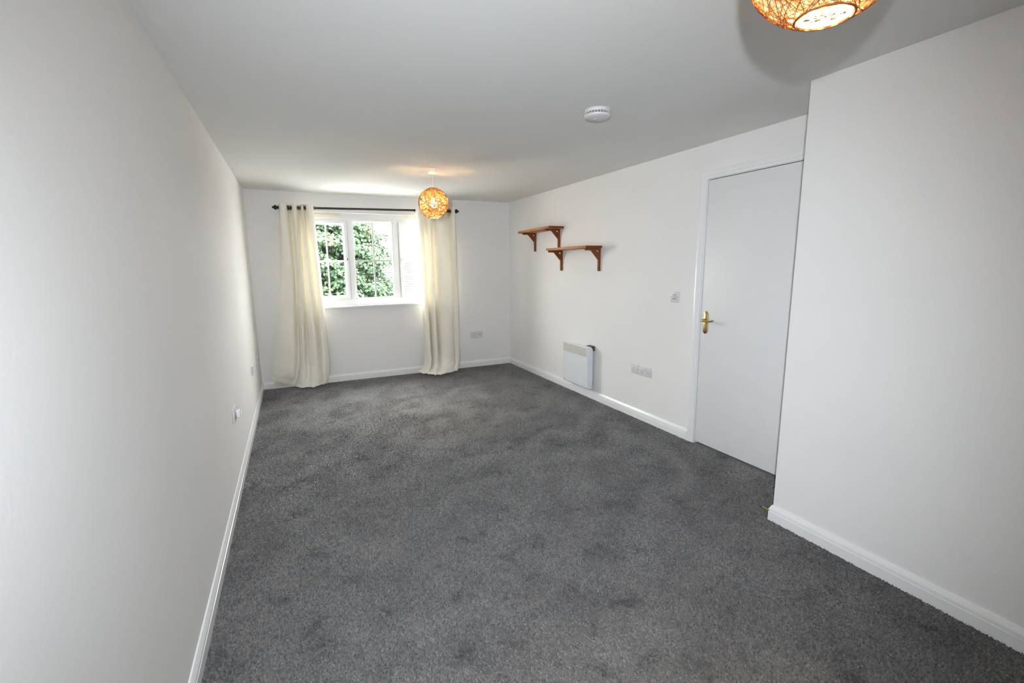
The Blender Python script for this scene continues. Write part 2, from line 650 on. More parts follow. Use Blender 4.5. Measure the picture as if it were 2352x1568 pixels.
def glazed(parent, x0, x1, z0, z1, yb):
    """double glazing with a cross of glazing bars between and on the panes"""
    for dy in (0.0, 0.018):
        MB().box(x0, x1, yb + dy, yb + dy + 0.004, z0, z1).build('pane', GLASS, parent)
    xm, zm, w = (x0 + x1) / 2, (1.484 if z0 < 1.484 < z1 else (z0 + z1) / 2), 0.0095
    MB().box(xm - w, xm + w, yb + 0.006, yb + 0.016, z0, z1).build('glazing_bar', UPVC, parent)
    MB().box(x0, x1, yb + 0.0055, yb + 0.0165, zm - w, zm + w).build('glazing_bar', UPVC, parent)


def casement(x0, x1):
    s = MB()
    s.ring(x0 + 0.001, x1 - 0.001, ZB, ZT, [(0.0, FY + 0.06), (0.0, FY - 0.008), (0.004, FY - 0.012), (0.030, FY - 0.012), (0.042, FY + 0.002), (0.047, FY + 0.004), (0.047, FY + 0.06)])
    o = s.build('casement_sash', UPVC, win, smooth=True)
    glazed(o, x0 + 0.042, x1 - 0.042, ZB + 0.042, ZT - 0.042, FY + 0.022)
    return o


s1 = casement(X[1], X[2])
s2 = casement(X[5], X[6])
fixed = MB()
fixed.ring(X[3], X[4], ZB, ZT, [(0.0, FY + 0.06), (0.0, FY + 0.006), (0.010, FY + 0.014), (0.010, FY + 0.06)])
fx = fixed.build('fixed_light', UPVC, win, smooth=True)
glazed(fx, X[3] + 0.004, X[4] - 0.004, ZB + 0.004, ZT - 0.004, FY + 0.022)


def cockspur(parent, xp, sgn):
    """espagnolette handle: base plate on the sash stile, lever pointing back over the glass"""
    h = MB()
    h.box(xp - 0.011, xp + 0.011, FY - 0.022, FY - 0.012, 1.455, 1.525, 0.003)
    h.lathe([(0.010, -0.030), (0.010, 0.0)], (xp, FY - 0.022, 1.492), 'y', 12)
    h.tube([(xp, FY - 0.048, 1.493), (xp + sgn * 0.035, FY - 0.052, 1.484), (xp + sgn * 0.085, FY - 0.050, 1.467), (xp + sgn * 0.125, FY - 0.046, 1.452)], [0.008, 0.0085, 0.008, 0.006], 8)
    o = h.build('casement_handle', UPVC, parent, smooth=True)
    k = MB()
    k.lathe([(0.006, -0.003), (0.006, 0.0)], (xp + 0.002, FY - 0.0525, 1.496), 'y', 10)
    k.box(xp + 0.004, xp + 0.012, FY - 0.026, FY - 0.0225, 1.498, 1.52)
    return o, k


h1, k1 = cockspur(s1, X[2] - 0.022, -1)
k1.build('handle_lock', BLACKM, s1)
h2, k2 = cockspur(s2, X[5] + 0.022, 1)
k2.build('handle_lock', GREYP, s2)
for a, b in ((0.64, 0.985), (1.79, 2.12)):
    v = MB()
    v.box(a, b, FY - 0.012, FY, 2.018, 2.042, 0.003)
    o = v.build('trickle_vent', VENTM, win, smooth=True)
MB().box(OX0 - 0.012, OX1 + 0.012, -0.032, FY + 0.004, 0.913, 0.9385, 0.005).build('window_sill', GLOSS, win, smooth=True)

# ------------------------------------------------------------------ door on the right
door = thing('door_1', 'flat white flush door with brass lever handle on the right wall', 'door', (W, (DY0 + DY1) / 2, 0), kind='structure')
LY1, LY0, LZ = -3.4605, -4.222, 2.008
leaf = MB().box(W - 0.002, W + 0.038, LY0, LY1, 0.016, LZ, 0.0015).build('door_leaf', DOORM, door, smooth=True)
lining = MB()
lining.box(W - 0.001, W + 0.099, DY1, DY1 + 0.029, -0.007, DZ + 0.029)
lining.box(W - 0.001, W + 0.099, DY0 - 0.029, DY0, -0.007, DZ + 0.029)
lining.box(W - 0.001, W + 0.099, DY0, DY1, DZ, DZ + 0.029)
lining.box(W + 0.041, W + 0.055, DY1 - 0.012, DY1, 0, DZ)
lining.box(W + 0.041, W + 0.055, DY0, DY0 + 0.012, 0, DZ)
lining.box(W + 0.041, W + 0.055, DY0 + 0.012, DY1 - 0.012, DZ - 0.012, DZ)
lining.build('door_lining', GLOSS, door)
ap = [(0.004, 0.0), (0.004, 0.011), (0.008, 0.0135), (0.020, 0.015), (0.024, 0.0125), (0.027, 0.0150), (0.040, 0.0175), (0.054, 0.019), (0.060, 0.0165), (0.061, 0.0)]
vs, fs = [], []
n = len(ap)
for o_, d in ap:
    vs += [(W - d, DY1 + o_, -0.006), (W - d, DY1 + o_, DZ + o_), (W - d, DY0 - o_, DZ + o_), (W - d, DY0 - o_, -0.006)]
for k in range(n - 1):
    for j in range(3):
        fs.append((k * 4 + j, k * 4 + j + 1, (k + 1) * 4 + j + 1, (k + 1) * 4 + j))
MB().raw(vs, fs).build('architrave', GLOSS, door, smooth=True)
# brass lever handle on its long back plate
HY, HZ = -3.5065, 0.9885
pl = []
for k in range(25):
    a = math.pi * k / 24
    pl.append((HY + 0.0205 * math.cos(a), 1.055 - 0.0205 + 0.0205 * math.sin(a)))
for k in range(25):
    a = math.pi + math.pi * k / 24
    pl.append((HY + 0.0205 * math.cos(a), 0.885 + 0.0205 + 0.0205 * math.sin(a)))
hd = MB()
hd.prism(pl, W - 0.0055, W - 0.002, 'x')
inner = [(HY + (y - HY) * 0.82, 0.97 + (z - 0.97) * 0.955) for y, z in pl]
nP = len(pl)
hd.raw([(W - 0.0055, y, z) for y, z in pl] + [(W - 0.0085, y, z) for y, z in inner], [(k, (k + 1) % nP, nP + (k + 1) % nP, nP + k) for k in range(nP)] + [tuple(nP + k for k in range(nP))])
hp = hd.build('handle_plate', BRASS, leaf, smooth=True)
lv = MB()
lv.lathe([(0.0125, -0.0085), (0.0115, -0.016), (0.008, -0.020), (0.0075, -0.045)], (W, HY, HZ), 'x', 16)
lv.tube([(W - 0.047, HY + 0.010, HZ), (W - 0.050, HY - 0.004, HZ), (W - 0.051, HY - 0.025, HZ - 0.002), (W - 0.050, HY - 0.055, HZ - 0.004), (W - 0.048, HY - 0.080, HZ - 0.001), (W - 0.040, HY - 0.100, HZ + 0.006)],
        [0.006, 0.0095, 0.0085, 0.0075, 0.007, 0.006], 12)
lv.build('door_handle', BRASS, leaf, smooth=True)
for z in (1.041, 0.899):
    MB().lathe([(0.0036, -0.0095), (0.0036, -0.008)], (W, HY, z), 'x', 10).build('screw', DARK, leaf)

# brass door stop, screwed to the end skirting and pointing along the right wall
ds = thing('door_stop', 'small brass door stop on the skirting at the projecting wall corner', 'door stop', (2.752, YE + 0.0155, 0.026))
MB().lathe([(0.014, 0.0), (0.014, 0.004), (0.007, 0.007), (0.0065, 0.064)], (2.752, YE + 0.0155, 0.026), 'y', 18).build('stem', BRASS, ds, smooth=True)
MB().lathe([(0.0068, 0.064), (0.0072, 0.065), (0.0072, 0.069), (0.005, 0.0715)], (2.752, YE + 0.0155, 0.026), 'y', 18).build('rubber_tip', BLACKM, ds, smooth=True)


# ------------------------------------------------------------------ electrical plates
def wall_matrix(wall, along, z):
    """local x = along the wall to the viewer's right, y = out of the wall, z = up"""
    if wall == 'right':
        return Matrix(((0, -1, 0, W), (-1, 0, 0, along), (0, 0, 1, z), (0, 0, 0, 1)))
    if wall == 'left':
        return Matrix(((0, 1, 0, 0), (1, 0, 0, along), (0, 0, 1, z), (0, 0, 0, 1)))
    return Matrix(((1, 0, 0, along), (0, -1, 0, 0), (0, 0, 1, z), (0, 0, 0, 1)))


def pins(mb, x, z, n0):  # raised dark boxes, painted in for the shade inside the pin holes
    mb.box(x - 0.002, x + 0.002, n0 - 0.001, n0 + 0.0004, z + 0.006, z + 0.014)
    mb.box(x - 0.0145, x - 0.0085, n0 - 0.001, n0 + 0.0004, z - 0.0085, z - 0.005)
    mb.box(x + 0.0085, x + 0.0145, n0 - 0.001, n0 + 0.0004, z - 0.0085, z - 0.005)


def plate(name, label, cat, wall, along, z, w, h=0.086, kind='double', group=None, t=0.009):
    Mx = wall_matrix(wall, along, z)
    root = thing(name, label, cat, tuple(Mx.translation), group)
    MB(Mx).box(-w / 2, w / 2, 0.0, t, -h / 2, h / 2, 0.0025).build('face_plate', PLATE, root, smooth=True)
    sc_x = {'double': 0.060}.get(kind, w / 2 - 0.0125)
    if kind == 'double':
        sc_x = 0.0
    for s in ((-1, 1)):
        xx = s * (w / 2 - 0.0115) if kind != 'double' else s * 0.0605
        zz = 0.0
        MB(Mx).lathe([(0.0034, t - 0.001), (0.0034, t + 0.0006), (0.002, t + 0.0009)], (xx, 0, zz), 'y', 10).build('screw', GREYP, root)
    if kind == 'double':
        for s in (-1, 1):
            p = MB(Mx)
            pins(p, s * 0.038, -0.006, t)
            p.build('pin_hole_shade', DARK, root)
            MB(Mx).box(s * 0.0105 - 0.0065, s * 0.0105 + 0.0065, t - 0.001, t + 0.003, 0.010, 0.032, 0.0012).build('rocker', PLATE, root, smooth=True)
    elif kind == 'single':
        p = MB(Mx)
        pins(p, -0.008, -0.010, t)
        p.build('pin_hole_shade', DARK, root)
        MB(Mx).box(0.014, 0.027, t - 0.001, t + 0.003, 0.006, 0.030, 0.0012).build('rocker', PLATE, root, smooth=True)
    elif kind == 'switch':
        MB(Mx).box(-0.0185, 0.0185, t - 0.001, t + 0.0012, -0.019, 0.024, 0.001).build('rocker_surround', GREYP, root)
        MB(Mx).prism([(t, -0.016), (t + 0.0065, 0.019), (t, 0.021)], -0.0155, 0.0155, 'x').build('rocker', PLATE, root)
    elif kind == 'aerial':
        MB(Mx).lathe([(0.008, t - 0.001), (0.008, t + 0.004), (0.0048, t + 0.004), (0.0048, t)], (0, 0, 0.0), 'y', 18).build('socket_ring', GREYP, root, smooth=True)
        MB(Mx).lathe([(0.0025, t - 0.001), (0.0025, t + 0.003)], (0, 0, 0), 'y', 10).build('socket_pin', DARK, root)
    elif kind == 'fused':
        MB(Mx).box(-0.010, 0.006, t - 0.001, t + 0.002, 0.004, 0.026, 0.001).build('fuse_carrier', PLATE, root, smooth=True)
        MB(Mx).box(-0.006, 0.002, t + 0.0015, t + 0.0024, 0.010, 0.014).build('fuse_slot', GREYP, root)
    return root


plate('light_switch', 'white rocker switch plate on the wall beside the door', 'switch', 'right', -3.183, 1.144, 0.082, 0.088, 'switch')
plate('fused_spur', 'small square white plate left of the double socket near the heater', 'wall plate', 'right', -2.731, 0.455, 0.088, 0.085, 'fused')
plate('double_socket', 'white double socket on the right wall between heater and door', 'socket', 'right', -2.871, 0.455, 0.148, 0.086, 'double')
plate('single_socket', 'white single socket under the window wall, right of the curtain', 'socket', 'back', 2.652, 0.449, 0.090, 0.090, 'single')
plate('aerial_socket', 'white aerial plate joined to the single socket by the far corner', 'wall plate', 'back', 2.743, 0.453, 0.090, 0.090, 'aerial')
plate('double_socket', 'white wall socket plate in the middle of three on the left wall', 'socket', 'left', -1.075, 0.455, 0.148, 0.086, 'double')
plate('aerial_socket', 'white aerial plate on the left wall nearest the left curtain', 'wall plate', 'left', -0.46, 0.437, 0.148, 0.086, 'aerial', t=0.012)
plate('double_socket', 'white double socket on the left wall with a plug in it', 'socket', 'left', -2.625, 0.478, 0.148, 0.086, 'double')
Mx = wall_matrix('left', -2.587, 0.472)
pg = thing('mains_plug', 'white plug pushed into the socket nearest the camera on the left wall', 'plug', tuple(Mx.translation))
MB(Mx).box(-0.024, 0.024, 0.0092, 0.034, -0.026, 0.020, 0.006).build('plug_body', UPVC, pg, smooth=True)
MB(Mx).box(-0.012, 0.012, 0.034, 0.044, -0.020, 0.008, 0.004).build('finger_grip', UPVC, pg, smooth=True)

# ------------------------------------------------------------------ shelves
D = 0.195


def shelf(label, y_far, y_near, z0, z1, posts, zbot, tilt):
    root = thing('wall_shelf', label, 'shelf', (W, (y_far + y_near) / 2, z0))
    yc = (y_far + y_near) / 2
    T = Matrix.Translation((0, yc, (z0 + z1) / 2)) @ Matrix.Rotation(tilt, 4, 'X') @ Matrix.Translation((0, -yc, -(z0 + z1) / 2))
    MB(T).box(W - D, W, y_near, y_far, z0, z1, 0.002).build('shelf_board', WOOD, root, smooth=True)
    for near in posts:
        zt = z0 - tilt * 0 + math.tan(tilt) * (near - yc)
        zt = z0 + math.tan(tilt) * (near - yc) - 0.0005
        br = MB().box(W - 0.025, W, near, near + 0.020, zbot, zt, 0.001).build('bracket_post', WOODV, root)
        MB().box(W - 0.184, W - 0.025, near, near + 0.020, zt - 0.021, zt, 0.001).build('bracket_arm', WOODX, br)
        MB().prism([(W - 0.112, zt - 0.021), (W - 0.055, zt - 0.021), (W - 0.025, zt - 0.051), (W - 0.025, zt - 0.112)], near + 0.001, near + 0.019, 'y').build('bracket_brace', WOODX, br)
    return root


shelf('upper brown wooden shelf on two brackets near the far corner', -0.685, -1.463, 1.808, 1.832, (-1.384, -0.811), 1.578, -0.016)
shelf('lower brown wooden shelf on two brackets, nearer the door', -1.400, -2.183, 1.570, 1.594, (-2.161, -1.444), 1.345, -0.002)

# ------------------------------------------------------------------ panel heater
HYF, HYN, HZ0, HZ1 = -1.622, -2.102, 0.116, 0.562
XF, XB = W - 0.096, W - 0.030
ht = thing('panel_heater', 'slim white electric panel heater low on the right wall', 'heater', (W, (HYF + HYN) / 2, HZ0))
body = [(XB, HZ0 + 0.012), (XB + 0.0, HZ1 - 0.035), (XB - 0.012, HZ1 - 0.008), (XB - 0.022, HZ1), (XF + 0.006, HZ1), (XF, HZ1 - 0.006), (XF, HZ0 + 0.010), (XF + 0.010, HZ0), (XB - 0.014, HZ0)]
MB().prism(body, HYN, HYF, 'y').build('heater_body', ENAMEL, ht)
# grille: frame, dark sheet painting in the shade of the slits, and eleven louvres
GZ0, GZ1 = 0.448, 0.556
g = MB()
g.box(XF - 0.004, XF, HYN + 0.016, HYF - 0.004, GZ1 - 0.005, GZ1)
g.box(XF - 0.004, XF, HYN + 0.016, HYF - 0.004, GZ0, GZ0 + 0.006)
g.box(XF - 0.004, XF, HYN + 0.016, HYN + 0.022, GZ0 + 0.006, GZ1 - 0.005)
g.box(XF - 0.004, XF, HYF - 0.009, HYF - 0.004, GZ0 + 0.006, GZ1 - 0.005)
gr = g.build('grille_frame', GRILLEM, ht)
MB().box(XF - 0.0008, XF - 0.0002, HYN + 0.022, HYF - 0.009, GZ0 + 0.006, GZ1 - 0.005).build('grille_shade_sheet', DARK, gr)
nl = 11
step = (GZ1 - GZ0 - 0.011) / nl
for k in range(nl):
    z = GZ0 + 0.006 + step * (k + 0.28)
    MB().prism([(XF - 0.0009, z), (XF - 0.0048, z - 0.0012), (XF - 0.0048, z + step * 0.34), (XF - 0.0009, z + step * 0.52)], HYN + 0.022, HYF - 0.009, 'y').build('louvre', GRILLEM, gr)
MB().box(XF - 0.0008, XF, HYF - 0.035, HYF - 0.012, HZ0 + 0.020, HZ0 + 0.025).build('maker_badge', GREYP, ht)
wb = MB()
wb.box(W - 0.030, W - 0.001, HYN + 0.005, HYN + 0.095, HZ1 - 0.045, HZ1 + 0.006)
wb.box(W - 0.052, W - 0.030, HYN + 0.008, HYN + 0.090, HZ1 + 0.0005, HZ1 + 0.005)
wb.build('mounting_bracket', BROWNPL, ht)
wb = MB().box(W - 0.030, W - 0.001, HYN + 0.03, HYF - 0.03, HZ0 + 0.04, HZ0 + 0.075)
wb.build('lower_bracket', GREYP, ht)
MB().lathe([(0.009, -0.010), (0.010, -0.008), (0.010, 0.0)], (W - 0.050, HYN, HZ0 + 0.030), 'y', 16).build('control_knob', PLATE, ht, smooth=True)
cb = MB().tube([(W - 0.04, HYF - 0.20, HZ0 + 0.004), (W - 0.03, HYF - 0.21, HZ0 - 0.012), (W - 0.022, HYF - 0.26, HZ0 - 0.020), (W - 0.02, HYF - 0.34, HZ0 - 0.021), (W - 0.02, HYF - 0.42, HZ0 - 0.012), (W - 0.012, HYF - 0.47, HZ0 + 0.03), (W - 0.012, HYN + 0.004, HZ0 + 0.06)], 0.0035, 8)
cb.build('flex', PLATE, ht, smooth=True)

# ------------------------------------------------------------------ smoke alarm
SX, SY = 2.041, -3.712
sm = thing('smoke_alarm', 'round white smoke alarm on the ceiling', 'smoke alarm', (SX, SY, H))
MB().lathe([(0.0725, 0.0), (0.0730, -0.012), (0.0725, -0.0175)], (SX, SY, H), n=56).build('base', PLATE, sm, smooth=True)
MB().lathe([(0.0690, -0.0175), (0.0690, -0.0275)], (SX, SY, H), n=56).build('vent_core', DARK, sm, smooth=True)
MB().lathe([(0.0715, -0.0213), (0.0725, -0.0217), (0.0725, -0.0230), (0.0715, -0.0234), (0.066, -0.0234), (0.066, -0.0213)], (SX, SY, H), n=56, cap=False).build('vent_ring', PLATE, sm, smooth=True)
MB().lathe([(0.0715, -0.0270), (0.0730, -0.0280), (0.0725, -0.0330), (0.0690, -0.0385), (0.0630, -0.0420), (0.052, -0.0430), (0.050, -0.0440), (0.010, -0.0455), (0.0, -0.0456)], (SX, SY, H), n=56, cap=False).build('cover', PLATE, sm, smooth=True)
for k in range(26):
    a = 2 * math.pi * k / 26
    T = Matrix.Translation((SX, SY, H)) @ Matrix.Rotation(a, 4, 'Z')
    MB(T).box(0.066, 0.0722, -0.0016, 0.0016, -0.0278, -0.0172).build('vent_rib', PLATE, sm)
MB().lathe([(0.012, -0.0440), (0.012, -0.0470), (0.010, -0.0480), (0.0, -0.0480)], (SX - 0.008, SY + 0.006, H), n=24, cap=False).build('test_button', PLATE, sm, smooth=True)
T = Matrix.Translation((SX, SY, H)) @ Matrix.Rotation(math.radians(-82), 4, 'Z')
MB(T).box(0.0718, 0.0736, -0.006, 0.006, -0.0085, -0.0062).build('release_slot', GREYP, sm)

# ------------------------------------------------------------------ pendant lamps
SR = 0.137
RO = 0.046


def strand_mesh(name, mat, count, w0, w1, rad, off):
    vs, fs = [], []
    zcap_lo = -math.sqrt(SR ** 2 - RO ** 2)
    zcap_hi = math.sqrt(SR ** 2 - 0.036 ** 2)

    def strip(pts, w):
        """four-sided flattened fibre through pts lying on the sphere"""
        o = len(vs)
        n_ = len(pts)
        for i, p in enumerate(pts):
            t = pts[min(i + 1, n_ - 1)] - pts[max(i - 1, 0)]
            t /= np.linalg.norm(t) + 1e-9
            nr = p / np.linalg.norm(p)
            b = np.cross(nr, t)
            for cb_, cn in ((1, 0), (0, 0.55), (-1, 0), (0, -0.55)):
                vs.append(p + b * w * cb_ + nr * w * cn)
        for i in range(n_ - 1):
            for k in range(4):
                k2 = (k + 1) % 4
                fs.append((o + i * 4 + k, o + i * 4 + k2, o + (i + 1) * 4 + k2, o + (i + 1) * 4 + k))
    for s in range(count):
        nrm = rng.normal(size=3)
        nrm /= np.linalg.norm(nrm)
        d = rng.uniform(-off, off) * SR
        rr = math.sqrt(SR ** 2 - d ** 2)
        a = np.cross(nrm, [0.3, 0.5, 0.81])
        a /= np.linalg.norm(a)
        b = np.cross(nrm, a)
        lift = 1 + rng.uniform(-0.006, 0.006)
        w = rng.uniform(w0, w1)
        run = []
        ph = rng.uniform(0, 6.28)
        for k in range(57):
            th = ph + 2 * math.pi * k / 56
            wob = 0.004 * math.sin(3 * th + ph) + 0.003 * math.sin(7 * th)
            p = nrm * (d + wob) + (a * math.cos(th) + b * math.sin(th)) * rr
            p = p / np.linalg.norm(p) * rad * lift
            if zcap_lo < p[2] < zcap_hi:
                run.append(p)
            else:
                if len(run) > 2:
                    strip(run, w)
                run = []
        if len(run) > 2:
            strip(run, w)
    me = bpy.data.meshes.new(name)
    me.from_pydata([tuple(v) for v in vs], [], fs)
    me.materials.append(mat)
    me.polygons.foreach_set('use_smooth', [True] * len(me.polygons))
    return me


STR = strand_mesh('woven_shade', YARN, 185, 0.0012, 0.0022, SR * 0.985, 0.62)
STR2 = strand_mesh('binding_thread', THREAD, 150, 0.0003, 0.0007, SR, 0.75)


def rim_mb(o, z, r, n=48):
    m = MB()
    m.lathe([(r - 0.0012, z - 0.0014), (r + 0.0012, z - 0.0014), (r + 0.0018, z), (r + 0.0010, z + 0.0018), (r - 0.0012, z + 0.0018), (r - 0.0012, z - 0.0014)], o, n=n, cap=False)
    return m


YARNRIM = plain('shade_rim_fibre', lin((120, 66, 24)), 0.8, var=0.2, scale=60)


def pendant(label, x, y, zc):
    root = thing('pendant_lamp', label, 'lamp', (x, y, H), 'woven globe pendant lamps')
    MB().lathe([(0.041, 0.0), (0.041, -0.006), (0.036, -0.030), (0.031, -0.035), (0.006, -0.036)], (x, y, H), n=36).build('ceiling_rose', ROSEM, root, smooth=True)
    ztop = zc + 0.134
    MB().tube([(x, y, H - 0.034), (x + 0.0008, y, (H + ztop) / 2), (x, y, ztop - 0.030)], 0.0032, 10).build('flex_cord', ROSEM, root, smooth=True)
    ho = MB()
    ho.lathe([(0.012, 0.110), (0.016, 0.105), (0.0175, 0.085), (0.0175, 0.055), (0.0145, 0.045)], (x, y, zc), n=24)
    ho.build('lamp_holder', ROSEM, root, smooth=True)
    bu = [(0.0125, 0.046), (0.0135, 0.034), (0.019, 0.024)]
    for k in range(13):
        a = math.radians(55 - k * 145 / 12)
        bu.append((0.030 * math.cos(a), -0.008 + 0.030 * math.sin(a)))
    bu.append((0.0005, -0.038))
    MB().lathe(bu, (x, y, zc), n=28).build('light_bulb', BULB, root, smooth='all')
    for nm, me in (('woven_shade', STR), ('binding_thread', STR2)):
        sh = bpy.data.objects.new(nm, me)
        COL.objects.link(sh)
        sh.parent = root
        sh.location = Vector((x, y, zc)) - Vector((x, y, H))
        sh['kind'] = 'stuff'
    zl = zc - math.sqrt(SR ** 2 - RO ** 2)
    zh = zc + math.sqrt(SR ** 2 - 0.036 ** 2)
    rim_mb((x, y, 0), zl, RO).build('shade_rim', YARNRIM, root, smooth=True)
    rim_mb((x, y, 0), zh, 0.036).build('shade_rim', YARNRIM, root, smooth=True)
    for k in range(3):
        a = 2 * math.pi * k / 3 + 0.4
        MB().tube([(x + 0.016 * math.cos(a), y + 0.016 * math.sin(a), zc + 0.100), (x + 0.035 * math.cos(a), y + 0.035 * math.sin(a), zh + 0.001)], 0.0013, 6).build('shade_spoke', ROSEM, root)
    return root


pendant('lit woven globe pendant lamp in front of the window and right curtain', 1.635, -1.770, 1.976)
pendant('lit woven globe pendant lamp nearest the camera, cut by the top of the photo', 1.300, -5.430, 1.971)


# ------------------------------------------------------------------ curtain rod and curtains
RY = -0.100


def rz(x):
    return 2.072 + (x - 0.273) * (2.113 - 2.072) / (2.457 - 0.273)


rod = thing('curtain_rod', 'dark brown curtain pole with turned finials above the window', 'curtain pole', (1.365, RY, rz(1.365)))
MB().tube([(0.322, RY, rz(0.322)), (1.365, RY, rz(1.365)), (2.402, RY, rz(2.402))], 0.0135, 20).build('pole', ROD, rod, smooth=True)
FIN = [(0.0135, 0.0), (0.019, 0.002), (0.019, 0.007), (0.012, 0.010), (0.012, 0.014), (0.021, 0.019), (0.0275, 0.028), (0.0265, 0.037), (0.018, 0.045), (0.011, 0.049), (0.0135, 0.054), (0.0115, 0.061), (0.002, 0.065)]
MB().lathe([(r, -h) for r, h in FIN], (0.338, RY, rz(0.33)), 'x', 24).build('finial', ROD, rod, smooth=True)
MB().lathe(FIN, (2.388, RY, rz(2.39)), 'x', 24).build('finial', ROD, rod, smooth=True)
for xb in (0.440, 2.325):
    b = MB()
    b.lathe([(0.030, 0.0), (0.030, 0.008), (0.016, 0.014), (0.011, 0.030), (0.011, 0.082)], (0, 0, 0), 'y', 20)
    m2 = MB(Matrix(((1, 0, 0, xb), (0, -1, 0, 0), (0, 0, 1, rz(xb)), (0, 0, 0, 1))))
    m2.v = [tuple(m2.M @ Vector(p)) for p in b.v]
    m2.f = b.f
    o = m2.build('bracket', ROD, rod, smooth=True)
    MB().lathe([(0.0145, -0.013), (0.0215, -0.012), (0.0225, 0.0), (0.0215, 0.012), (0.0145, 0.013)], (xb, RY, rz(xb)), 'x', 24).build('bracket_ring', ROD, o, smooth=True)


def catmull(P, n):
    P = np.asarray(P, float)
    k = len(P)
    out = []
    for t in np.linspace(0, k - 1 - 1e-9, n):
        i = int(t)
        f = t - i
        p0, p1, p2, p3 = P[max(i - 1, 0)], P[i], P[min(i + 1, k - 1)], P[min(i + 2, k - 1)]
        out.append(0.5 * ((2 * p1) + (-p0 + p2) * f + (2 * p0 - 5 * p1 + 4 * p2 - p3) * f * f + (-p0 + 3 * p1 - 3 * p2 + p3) * f ** 3))
    return np.array(out)


def wob(x, y, s):
    return (math.sin(x * 17 + s) * math.sin(y * 19 + 1.7 * s) + 0.6 * math.sin(x * 29 + y * 37 + s * 2.3) * math.sin(x * 11 - y * 15 + s) + 0.35 * math.sin(x * 53 - y * 47 + s) * math.sin(x * 23 + 3 * s))


def curtain(label, rows, zs, seed, header, eyes):
    """rows: fold outlines (x, y) at the heights zs, top to hem, joined by smooth interpolation"""
    NU, NV = 170, 130
    R0 = [catmull([(x, -0.1 + (y + 0.1) * (1.35 if zs[k] > 0.3 else 1.0)) for x, y in r], NU) for k, r in enumerate(rows)]
    zz = np.array(zs, float)
    vs = []
    vals = []
    for j in range(NV):
        t = j / (NV - 1)
        t = t ** 0.9
        z = zz[0] + (zz[-1] - zz[0]) * (1 - (1 - t) ** 1.25)
        vals.append(z)
    for j, z in enumerate(vals):
        k = 0
        while k < len(zz) - 2 and z < zz[k + 1]:
            k += 1
        f = (z - zz[k]) / (zz[k + 1] - zz[k])
        f = max(0.0, min(1.0, f))
        g0, g1, g2, g3 = R0[max(k - 1, 0)], R0[k], R0[k + 1], R0[min(k + 2, len(R0) - 1)]
        m1 = (g2 - g0) / (zz[k + 1] - zz[max(k - 1, 0)]) * (zz[k + 1] - zz[k]) if k > 0 else (g2 - g1)
        m2 = (g3 - g1) / (zz[min(k + 2, len(zz) - 1)] - zz[k]) * (zz[k + 1] - zz[k]) if k < len(zz) - 2 else (g2 - g1)
        hh = (2 * f ** 3 - 3 * f ** 2 + 1) * g1 + (f ** 3 - 2 * f * f + f) * m1 + (-2 * f ** 3 + 3 * f * f) * g2 + (f ** 3 - f * f) * m2
        low = max(0.0, min(1.0, (0.42 - z) / 0.42))
        for i in range(NU):
            x, y = hh[i]
            u = i / (NU - 1)
            am = 0.0012 + 0.008 * low ** 1.3
            y2 = y + am * wob(u * 1.1, z * 1.3, seed)
            x2 = x + 0.5 * am * wob(u * 0.9, z * 1.1, seed + 4)
            z2 = z + header(x) * max(0.0, (z - 1.2) / 0.9) + (0.008 + 0.010 * abs(math.sin(u * 19 + seed)) + 0.006 * abs(math.sin(u * 47))) * max(0, (0.05 - z) / 0.05)
            vs.append((x2, min(y2, -0.018), max(z2, 0.004)))
    fs = [(j * NU + i, j * NU + i + 1, (j + 1) * NU + i + 1, (j + 1) * NU + i) for j in range(NV - 1) for i in range(NU - 1)]
    o = MB().raw(vs, fs).build('curtain', CLOTH, smooth='all')
    tag(o, label, 'curtain', 'cream eyelet curtains')
    for x, ang in eyes:
        T = Matrix.Translation((x, RY, rz(x))) @ Matrix.Rotation(ang, 4, 'Z')
        MB(T).lathe([(0.0180, -0.0022), (0.0265, -0.0022), (0.0275, 0.0), (0.0265, 0.0022), (0.0180, 0.0022), (0.0175, 0.0), (0.0180, -0.0022)], (0, 0, 0), 'x', 28, cap=False).build('eyelet', CHROME, o, smooth=True)
    return o


LT = [(.342, -.10), (.36, -.135), (.39, -.142), (.42, -.12), (.445, -.062), (.472, -.11), (.50, -.142), (.528, -.11), (.55, -.06), (.567, -.11), (.585, -.14), (.605, -.07), (.625, -.13), (.66, -.145), (.69, -.13), (.699, -.095)]
LM = [(.285, -.10), (.32, -.128), (.37, -.14), (.42, -.13), (.447, -.07), (.465, -.12), (.49, -.145), (.515, -.12), (.54, -.065), (.56, -.12), (.60, -.145), (.643, -.075), (.66, -.125), (.69, -.145), (.715, -.125), (.725, -.095)]
LL = [(.160, -.085), (.20, -.10), (.27, -.125), (.36, -.14), (.41, -.085), (.435, -.13), (.46, -.165), (.48, -.155), (.505, -.115), (.54, -.16), (.60, -.19), (.655, -.12), (.67, -.15), (.70, -.155), (.735, -.13), (.745, -.10)]
LK = [(.110, -.075), (.15, -.095), (.23, -.125), (.325, -.145), (.375, -.10), (.40, -.165), (.43, -.205), (.46, -.205), (.50, -.19), (.54, -.225), (.60, -.225), (.66, -.16), (.67, -.175), (.70, -.165), (.73, -.14), (.738, -.105)]
LH = [(.140, -.05), (.17, -.06), (.23, -.075), (.30, -.085), (.335, -.10), (.36, -.17), (.40, -.225), (.44, -.24), (.49, -.245), (.54, -.265), (.60, -.235), (.65, -.185), (.66, -.19), (.68, -.165), (.695, -.14), (.70, -.11)]
